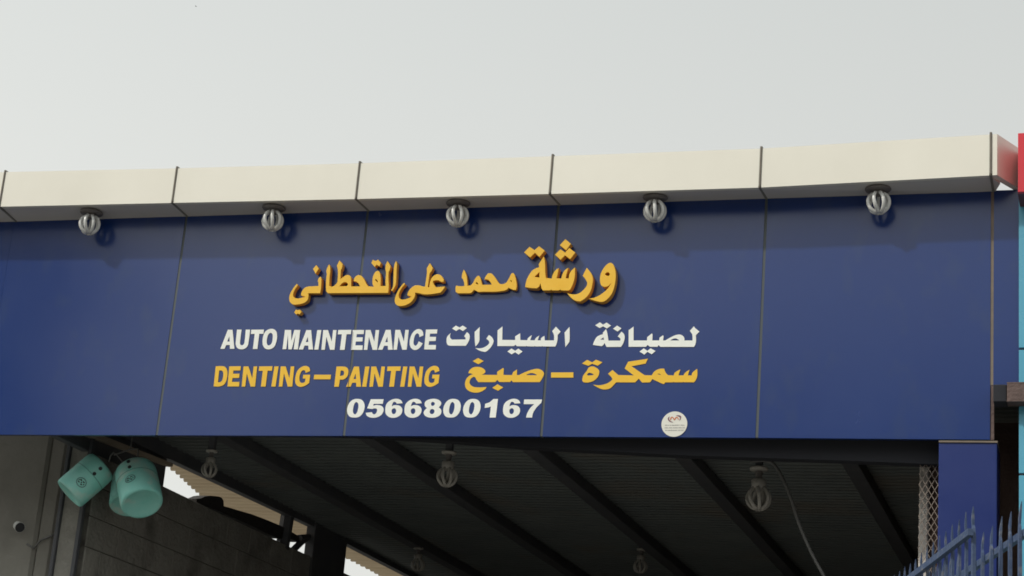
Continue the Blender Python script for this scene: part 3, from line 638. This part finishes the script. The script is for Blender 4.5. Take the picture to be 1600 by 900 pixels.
drum(at(108,772,1,YD-.04), at(160,727,1,YD+.06), .112, 'teal drum tipped on its side beside the steel post, left of the upright one', 2, (-.005, .085))
drum(at(200,790,1,YD+.30), at(206,742,1,YD+.40), .122, 'teal drum half hidden behind and below the two others', 3, (-.04, .10))
pts = [at(*q, 1, YD) for q in ((170,722),(173,712),(178,707),(184,712),(192,722),(204,724))]
o = MB().tube(pts, .005, 6).build('wire_hook', CABLE); tag(o, 'bent wire hook above and between the two front teal drums', 'hook')
pts = [at(*q, 1, YD) for q in ((178,711),(190,707),(204,702),(216,701),(215,722))]
o = MB().tube(pts, .005, 6).build('wire_hanger', CABLE); tag(o, 'angular wire hanger rising from the top of the upright teal drum', 'hanger')
pts = [at(204,702,1,YD), at(206,688,1,YD), at(208,672,1,YD)]
o = MB().tube(pts, .003, 6).build('hanging_wire', CABLE); tag(o, 'thin wire holding up the hanger above the teal drums', 'wire')

# ------------------------------------------------------------ lamps inside the bay
IL = [((702,706), .95, 'dim caged-tube lamp inside the bay, below the phone number', 1.05, .05),
      ((1186,731), 1.0, 'dim caged-tube lamp inside the bay beside the hanging hose', 1.22, .05),
      ((331,704), .95, 'dim caged-tube lamp inside the bay near the left roof opening', .84, .02),
      ((654,856), 5.2, 'barely visible lamp deep in the bay, left one', .95, .05),
      ((1003,858), 5.2, 'barely visible lamp deep in the bay, right one', .95, .05)]
fi = None
for (px, py), yy, lab, s_, nk in IL:
    q = at(px, py, 1, yy)
    o = lamp(tuple(q), lab, 'lamps inside the bay', 1.08, neck=.042, inside=True, rot=px*.01, copy_of=fi)
    if fi is None: fi = o
    o.scale = (s_/1.05,)*3
    # hanging bracket up to the roof
    mb = MB(); mb.bbox((q.x-.02, q.y-.02, q.z+.0005), (q.x+.02, q.y+.02, max(RZ+.03, q.z+.03)), .002)
    h_ = mb.build('lamp_bracket', STEEL_D); tag(h_, 'short dark bracket holding the %s' % lab.replace('barely visible ', ''), 'bracket', 'brackets of the lamps inside the bay')

# hose hanging from the roof
pp = ((1172,722),(1190,719),(1206,723),(1218,738),(1227,757),(1238,785),(1246,812),(1258,842),(1272,872),(1290,905),(1312,950))
pts = [at(x, y, 1, .9) for x, y in pp]
def dense(ps, n=5):
    out = []
    for i in range(len(ps)-1):
        p0 = ps[max(i-1,0)]; p1 = ps[i]; p2 = ps[i+1]; p3 = ps[min(i+2,len(ps)-1)]
        for j in range(n):
            t_ = j/n
            out.append(.5*((2*p1)+(p2-p0)*t_+(2*p0-5*p1+4*p2-p3)*t_*t_+(3*p1-p0-3*p2+p3)*t_**3))
    out.append(ps[-1]); return out
o = MB().tube(dense(pts), .0095, 8).build('hanging_hose', CABLE); tag(o, 'grey hose curving down from the roof inside the bay, right of the centre', 'hose')

# ------------------------------------------------------------ roof gap on the left: lean-to sheet, tarpaulin, post and brace
ZS = 4.55
ed = [at(*q, 2, ZS) for q in ((262,722),(268,731),(282,742),(292,752),(305,764),(319,777),(352,795),(400,818),(440,838),(489,845),(520,858),(541,870),(582,891),(640,925))]
vs = []; fs = []; n = 0; y = ed[0].y
def xat(y):
    for a, b_ in zip(ed[:-1], ed[1:]):
        if a.y <= y <= b_.y: return a.x + (b_.x-a.x)*(y-a.y)/max(1e-6, b_.y-a.y)
    return ed[-1].x
while y < ed[-1].y and n < 3000:
    ph = n % 12; z = ZS + .016*math.sin(2*math.pi*n/12)
    jx = .012*math.sin(2*math.pi*n/12+1) + random.uniform(-.004,.004)
    vs += [(min(xat(y)+jx, XW-.12), y, z), (XW+.0, y, z)]; y += .011; n += 1
for j in range(n-1): fs.append((2*j, 2*j+2, 2*j+3, 2*j+1))
o = MB().add(vs, fs).build('lean_to_sheet', FRP); tag(o, 'beige corrugated plastic sheet seen through the gap above the block wall', 'roof sheet')
def ribbon(name, top, bot, x, th, mt_, label, cat):
    """solid dark shape standing on the wall top, outline in the plane x"""
    vs = []
    t_ = [at(*q, 0, x) for q in top]; b_ = [at(*q, 0, x) for q in bot]; n = len(t_)
    vs = t_ + b_ + [p+Vector((-th,0,0)) for p in t_] + [p+Vector((-th,0,0)) for p in b_]
    fs = []
    for i in range(n-1):
        fs += [(i,i+1,n+i+1,n+i),(2*n+i,3*n+i,3*n+i+1,2*n+i+1),(i,2*n+i,2*n+i+1,i+1),(n+i,n+i+1,3*n+i+1,3*n+i)]
    fs += [(0,n,3*n,2*n),(n-1,3*n-1,4*n-1,2*n-1)]
    o = MB().add(vs, fs).build(name, mt_); tag(o, label, cat); return o
Z8 = lambda x, y: (240+x/3.913, 670+y/3.913)
ribbon('folded_tarpaulin', [Z8(*q) for q in ((262,428),(290,425),(318,413),(345,409),(375,411),(400,414),(418,422),(428,440),(430,473),(470,484),(530,502),(600,522),(690,556),(780,594),(840,628),(885,655),(892,664))],
       [Z8(*q) for q in ((262,452),(290,462),(318,472),(345,482),(375,495),(400,505),(418,512),(428,517),(440,522),(480,540),(540,566),(610,598),(690,638),(770,672),(815,668),(860,682),(890,694))],
       XW-.03, .10, TARP, 'dark lumpy tarpaulin lying folded on top of the block wall', 'tarpaulin')
def bar(name, pts, x, r, mt_, label, cat):
    ps = [at(*Z8(*q), 0, x) for q in pts]
    o = MB().tube(ps, r, 6, smooth=False).build(name, mt_); return tag(o, label, cat)
bar('gap_post', [(822,515),(785,735)], XW-.04, .055, STEEL_D, 'short dark post standing in the roof gap on the block wall', 'post')
bar('gap_brace', [(955,655),(905,690),(850,745)], XW-.04, .028, STEEL_D, 'dark diagonal brace beside the short post in the roof gap', 'brace')
bar('gap_rail', [(890,668),(930,664),(985,662)], XW-.04, .03, STEEL_D, 'short dark rail joining the tarpaulin to the upright board', 'rail')
a = at(480,868,0,XW-.02); b_ = at(539,900,0,XW-.02)
mb = MB(); mb.bbox((XW-.06, at(487,850,0,XW).y, 3.2), (XW+.02, YD2-.004, RZ+.02), .004); o = mb.build('infill_board', STEEL_D); tag(o, 'dark upright board filling the roof gap between its two bright openings', 'board')
a = at(262,725,0,XW-.01)
mb = MB(); mb.bbox((XW-.08, .5, WT+.001), (XW-.021, YA, zA+.03), .003); mb.build('gap_board', STEEL_D, wall, label='dark board closing the roof gap above the teal drums')

# ------------------------------------------------------------ right jamb: mesh, pale post, boarding
mx0 = at(1436,760,1,.36).x; mz0, mz1 = 2.6, 4.0
mesh_t = thing('mesh_screen', 'brown expanded-metal mesh screen left of the blue pillar', 'mesh screen', (mx0, .36, mz0))
mb = MB(); cw, chh, st = .033, .057, .0014
cols = int((pl+.04-mx0)/cw)+1
for i in range(cols):
    for j in range(int((mz1-mz0)/chh)+1):
        x = mx0 + i*cw; z = mz0 + j*chh
        for (xa_, za_, xb_, zb_) in ((x, z+chh/2, x+cw/2, z+chh),(x+cw/2, z+chh, x+cw, z+chh/2),(x, z+chh/2, x+cw/2, z),(x+cw/2, z, x+cw, z+chh/2)):
            if zb_ > mz1 or za_ > mz1: continue
            dx, dz = xb_-xa_, zb_-za_; l_ = math.hypot(dx, dz); nx_, nz_ = -dz/l_*st, dx/l_*st
            mb.hexa([(xa_-nx_,.357,za_-nz_),(xb_-nx_,.357,zb_-nz_),(xb_-nx_,.363,zb_-nz_),(xa_-nx_,.363,za_-nz_),(xa_+nx_,.357,za_+nz_),(xb_+nx_,.357,zb_+nz_),(xb_+nx_,.363,zb_+nz_),(xa_+nx_,.363,za_+nz_)])
mb.build('mesh', MESHM, mesh_t, kind='stuff')
xa = at(1436,780,1,.62).x; xb = at(1451,780,1,.62).x
mb = MB(); mb.bbox((xa, .62, 0), (xb, .70, 4.2), .008); o = mb.build('concrete_post', CONC); tag(o, 'narrow pale concrete post seen through the mesh beside the blue pillar', 'post')
mb = MB(); mb.box((xb+.003, .66, 0), (6.45, .70, 4.3)); o = mb.build('boarding', BRICKB); tag(o, 'dark brown boarding behind the mesh and the blue pillar', 'boarding')
# rusty hollow beam stub
a = at(1576,598,1,.06); b_ = at(1576,624,1,.06)
bs = thing('rusty_beam', 'rusty square hollow steel beam poking left in front of the light blue panels', 'beam', tuple(a))
x0 = at(1573,612,1,.06).x; z1_ = at(1575,597,1,.06).z; z0_ = at(1575,627,1,.06).z
tk = .006
mb = MB(); yb0, yb1 = .06, .16; x1 = x0+1.4
mb.box((x0,yb0,z0_),(x1,yb1,z0_+tk)); mb.box((x0,yb0,z1_-tk),(x1,yb1,z1_)); mb.box((x0+.001,yb0+.001,z0_+tk+.0005),(x1,yb0+tk,z1_-tk-.0005)); mb.box((x0+.001,yb1-tk,z0_+tk+.0005),(x1,yb1-.001,z1_-tk-.0005))
mb.build('tube', RUST, bs)
mb = MB(); mb.bbox((x0-.07,yb0+.03,z0_+.005),(x0-.001,yb1+.05,z1_-.004),.004); mb.build('end_bracket', LINT, bs)

# ------------------------------------------------------------ neighbouring shop on the right
nb = thing('neighbouring_shop', 'light blue shop front with a red canopy at the right edge', 'building', (9, .2, 0))
NY = .17
nx0 = at(1591,450,1,NY).x; nx1 = nx0+6
zj = [0] + [at(1592,y_,1,NY).z for y_ in (741,545)] + [5.47]
for i in range(3):
    xx = nx0
    while xx < nx1-.1:
        mb = MB(); mb.bbox((xx+.003, NY, zj[i]+.006), (xx+1.19, NY+.03, zj[i+1]-.006), .002); mb.build('panel', CYAN, nb); xx += 1.2
mb = MB(); mb.box((nx0+.008, NY+.012, 0), (nx1, 1.0, 5.6)); mb.build('wall', STEEL_D, nb)
ry = -.06
rx0 = at(1590,250,1,ry).x; rz0 = at(1591,300,1,ry).z; rz1 = at(1591,208,1,ry).z
for i in range(5):
    mb = MB(); mb.bbox((rx0+1.2*i+.002, ry, rz0), (rx0+1.2*i+1.196, ry+.03, rz1), .002); mb.build('canopy_panel', RED, nb)
mb = MB(); mb.box((rx0, ry+.031, rz0+.002), (rx0+6, NY-.001, rz0+.03)); mb.build('canopy_soffit', REDD, nb)
mb = MB(); mb.box((rx0+.001, ry+.031, rz0+.031), (rx0+6, .8, rz1-.002)); mb.build('canopy_core', RED, nb)

# ------------------------------------------------------------ spiked fences
def fence(p0, p1, n, label, tip0, tip1, extra, w_=.017, rail_w=.016, sgn=1):
    """p0 = near end on the rail, p1 = far end; runs on past p1 by extra pickets"""
    r = thing('spiked_fence', label, 'fence', (p0.x, p0.y, 0), 'blue spiked fences at the lower right')
    d = (p1-p0)/n; dirn = Vector((d.x, d.y, 0)).normalized(); side = Vector((dirn.y, -dirn.x, 0))*sgn
    def bar_(pts4, name):
        return MB().hexa(pts4).build(name, FENCE, r)
    def obox(c, hl, hs, z0, z1):
        a_ = dirn*hl; b2 = side*hs
        return [Vector((c.x,c.y,z0))-a_-b2, Vector((c.x,c.y,z0))+a_-b2, Vector((c.x,c.y,z0))+a_+b2, Vector((c.x,c.y,z0))-a_+b2,
                Vector((c.x,c.y,z1))-a_-b2, Vector((c.x,c.y,z1))+a_-b2, Vector((c.x,c.y,z1))+a_+b2, Vector((c.x,c.y,z1))-a_+b2]
    z = p0.z
    e0 = p0 - d*.25; e1 = p0 + d*(n+extra)
    for zz, nm in ((z, 'top_rail'), (z-.42, 'middle_rail'), (.35, 'bottom_rail')):
        a_ = side*(rail_w/2); vs = []
        off = side*.0
        for h in (zz-.019, zz):
            vs += [Vector((e0.x,e0.y,h))-a_+off, Vector((e1.x,e1.y,h))-a_+off, Vector((e1.x,e1.y,h))+a_+off, Vector((e0.x,e0.y,h))+a_+off]
        MB().hexa(vs).build(nm, FENCE, r)
    N_ = n+extra
    for i in range(N_+1):
        c = p0 + d*i + side*(rail_w/2+w_*.25+.0015)
        t_ = min(1, i/n); tip = tip0+(tip1-tip0)*t_; tip *= random.uniform(.95, 1.05); top = z + tip
        big = 1.25 if i == 0 else 1.0; hw = w_/2*big
        lean = dirn*random.uniform(-.004,.004)
        prof = [(z-.02, 1, .5), (z+tip*.10, .8, .4), (z+tip*.22, .55, .35), (z+tip*.45, .85, .35), (z+tip*.7, .5, .3), (top, .06, .12)]
        vs = []; fs = []
        levels = [(.05, 1, .5)] + prof
        for (h, fw, fd) in levels:
            u_ = max(0, h-z)/max(tip, .01); cc = c + lean*u_ + dirn*(.006*math.sin(u_*4.2)) - side*(.003*u_)
            a_ = dirn*hw*fw; b2 = side*hw*fd
            vs += [Vector((cc.x,cc.y,h))-a_-b2, Vector((cc.x,cc.y,h))+a_-b2, Vector((cc.x,cc.y,h))+a_+b2, Vector((cc.x,cc.y,h))-a_+b2]
        for k in range(len(levels)-1):
            for j in range(4): fs.append((4*k+j, 4*k+(j+1)%4, 4*k+4+(j+1)%4, 4*k+4+j))
        fs += [(3,2,1,0), tuple(4*(len(levels)-1)+j for j in range(4))]
        MB().add(vs, fs).build('picket', FENCE, r)
    return r
ZR_ = 2.69
a = at(1514,828,2,ZR_); b_ = at(1425,897,2,ZR_)
fence(a, b_, 9, 'blue spiked fence run with a clear top rail, in front of the mesh', .070, .050, 10, w_=.015, sgn=1)
a = at(1596,832,2,ZR_); b_ = at(1529,877,2,ZR_)
fence(a-(b_-a)*.5, b_+(b_-a)*0, 7, 'blue spiked fence run at the far right, beside the light blue shop', .078, .070, 14, sgn=-1)
# ------------------------------------------------------------ street tree left of the frame, mirrored in the glossy fascia
TX, TY = -4.35, -5.6
tree = thing('street_tree', 'leafy dark green tree mirrored in the left end of the glossy blue fascia', 'tree', (TX, TY, 0))
mb = MB(); mb.tube([(TX,TY,-.2),(TX+.05,TY,1.5),(TX-.05,TY+.05,3.2),(TX+.1,TY,6.6)], [.20,.16,.13,.06], 10)
for k in range(9):
    q = k*2.4; h = 3.4+k*.35; L_ = 1.7-.09*k
    mb.tube([(TX,TY,h),(TX+L_*.5*math.cos(q),TY+L_*.5*math.sin(q),h+.5),(TX+L_*math.cos(q),TY+L_*math.sin(q),h+.9)], [.07,.045,.015], 6)
mb.build('trunk', BARK, tree)
mb = MB(); rnd = random.Random(3)
clumps = [(max(-1.6,min(1.0,rnd.gauss(-.1,.75))), rnd.gauss(0,.8), 6.1+rnd.gauss(0,1.2), rnd.uniform(.35,.75)) for _ in range(70)]
for i in range(14000):
    cx_, cy_, cz_, cr2 = clumps[i % 70]
    v = Vector((rnd.gauss(0,1), rnd.gauss(0,1), rnd.gauss(0,1))).normalized()*cr2*rnd.random()**.4
    p = Vector((TX+cx_, TY+cy_, cz_))+v
    a_ = Vector((rnd.gauss(0,1), rnd.gauss(0,1), rnd.gauss(0,1))).normalized(); b2 = a_.orthogonal().normalized()
    mb.add([p-a_*.09, p-b2*.035, p+a_*.09, p+b2*.035], [(0,1,2,3)])
mb.build('crown', LEAF, tree)
# ------------------------------------------------------------ building across the street, mirrored dimly in the lower part of the fascia
ob_ = thing('opposite_building', 'two-storey building across the street, mirrored dimly in the glossy blue panels', 'building', (-8, -24, 0))
BW = mat('sand_render', (0.20, 0.175, 0.145), 0.9, noise=1.2, col2=(0.26, 0.23, 0.19))
WIN = mat('dark_window_glass', (0.02, 0.025, 0.03), 0.1)
mb = MB(); mb.box((-34, -34, 0), (-8.2, -24, 8.3)); mb.box((-8.19, -34, 0), (14, -24, 10.6)); mb.build('wall', BW, ob_)
mb = MB(); mb.box((-34.2, -34.2, 8.301), (-8.2, -23.8, 8.6)); mb.box((-8.19, -34.2, 10.601), (14.2, -23.8, 11.0)); mb.build('roof', BW, ob_)
for fl in range(2):
    for k in range(14):
        x = -32+k*3.3; z = 1.4+fl*3.8
        mb = MB(); mb.box((x, -24.02, z), (x+1.4, -23.96, z+1.5)); mb.build('window', WIN, ob_)
# creases where the vinyl bridges the panel joint
for (xa_, ya_, xb_, yb_), mm in (((551.6,518,549.4,545.5), STK_G),((547.0,577,544.0,603.5), SEALB)):
    p_ = at(xa_,ya_,1,VY); q_ = at(xb_,yb_,1,VY)
    o = MB().hexa([(q_.x-.0016,VY-.0016,q_.z),(q_.x+.0016,VY-.0016,q_.z),(q_.x+.0016,VY-.0004,q_.z),(q_.x-.0016,VY-.0004,q_.z),(p_.x-.0016,VY-.0016,p_.z),(p_.x+.0016,VY-.0016,p_.z),(p_.x+.0016,VY-.0004,p_.z),(p_.x-.0016,VY-.0004,p_.z)])
    par = [r2 for r2 in bpy.data.objects if r2.name.startswith('vinyl_word') and ('MAINTENANCE' if mm is STK_G else 'PAINTING in') in r2.get('label','') and 'English' in r2['label']][0]
    o.build('crease', mm, par)
# a bird far off, top left
bp = CAM + (FW + RT*((306-800)/F_PX) + UP*((450-10)/F_PX))*150
brd = thing('bird', 'tiny dark bird high in the sky at the upper left', 'bird', tuple(bp))
mb = MB(); mb.tube([bp+Vector((-.10,0,0)), bp+Vector((-.04,0,.01)), bp+Vector((.05,0,0)), bp+Vector((.13,0,-.01))], [.015,.035,.03,.008], 8); mb.build('body', INK, brd)
for s_ in (-1, 1):
    mb = MB(); y_ = s_*.02
    mb.add([bp+Vector((-.04,y_,.0)), bp+Vector((.05,y_,.0)), bp+Vector((.06,s_*.13,.05)), bp+Vector((-.02,s_*.14,.06)), bp+Vector((.07,s_*.27,.02)),
            bp+Vector((-.04,y_,.012)), bp+Vector((.05,y_,.012)), bp+Vector((.06,s_*.13,.058)), bp+Vector((-.02,s_*.14,.068)), bp+Vector((.07,s_*.27,.026))],
           [(0,1,2,3),(3,2,4),(5,8,7,6),(8,9,7),(0,3,8,5),(1,6,7,2),(2,7,9,4),(3,4,9,8),(0,5,6,1)]); mb.build('wing', INK, brd)
brd.scale = (.55, .55, .55)
for o in bpy.data.objects:
    if '_w' in o: del o['_w']
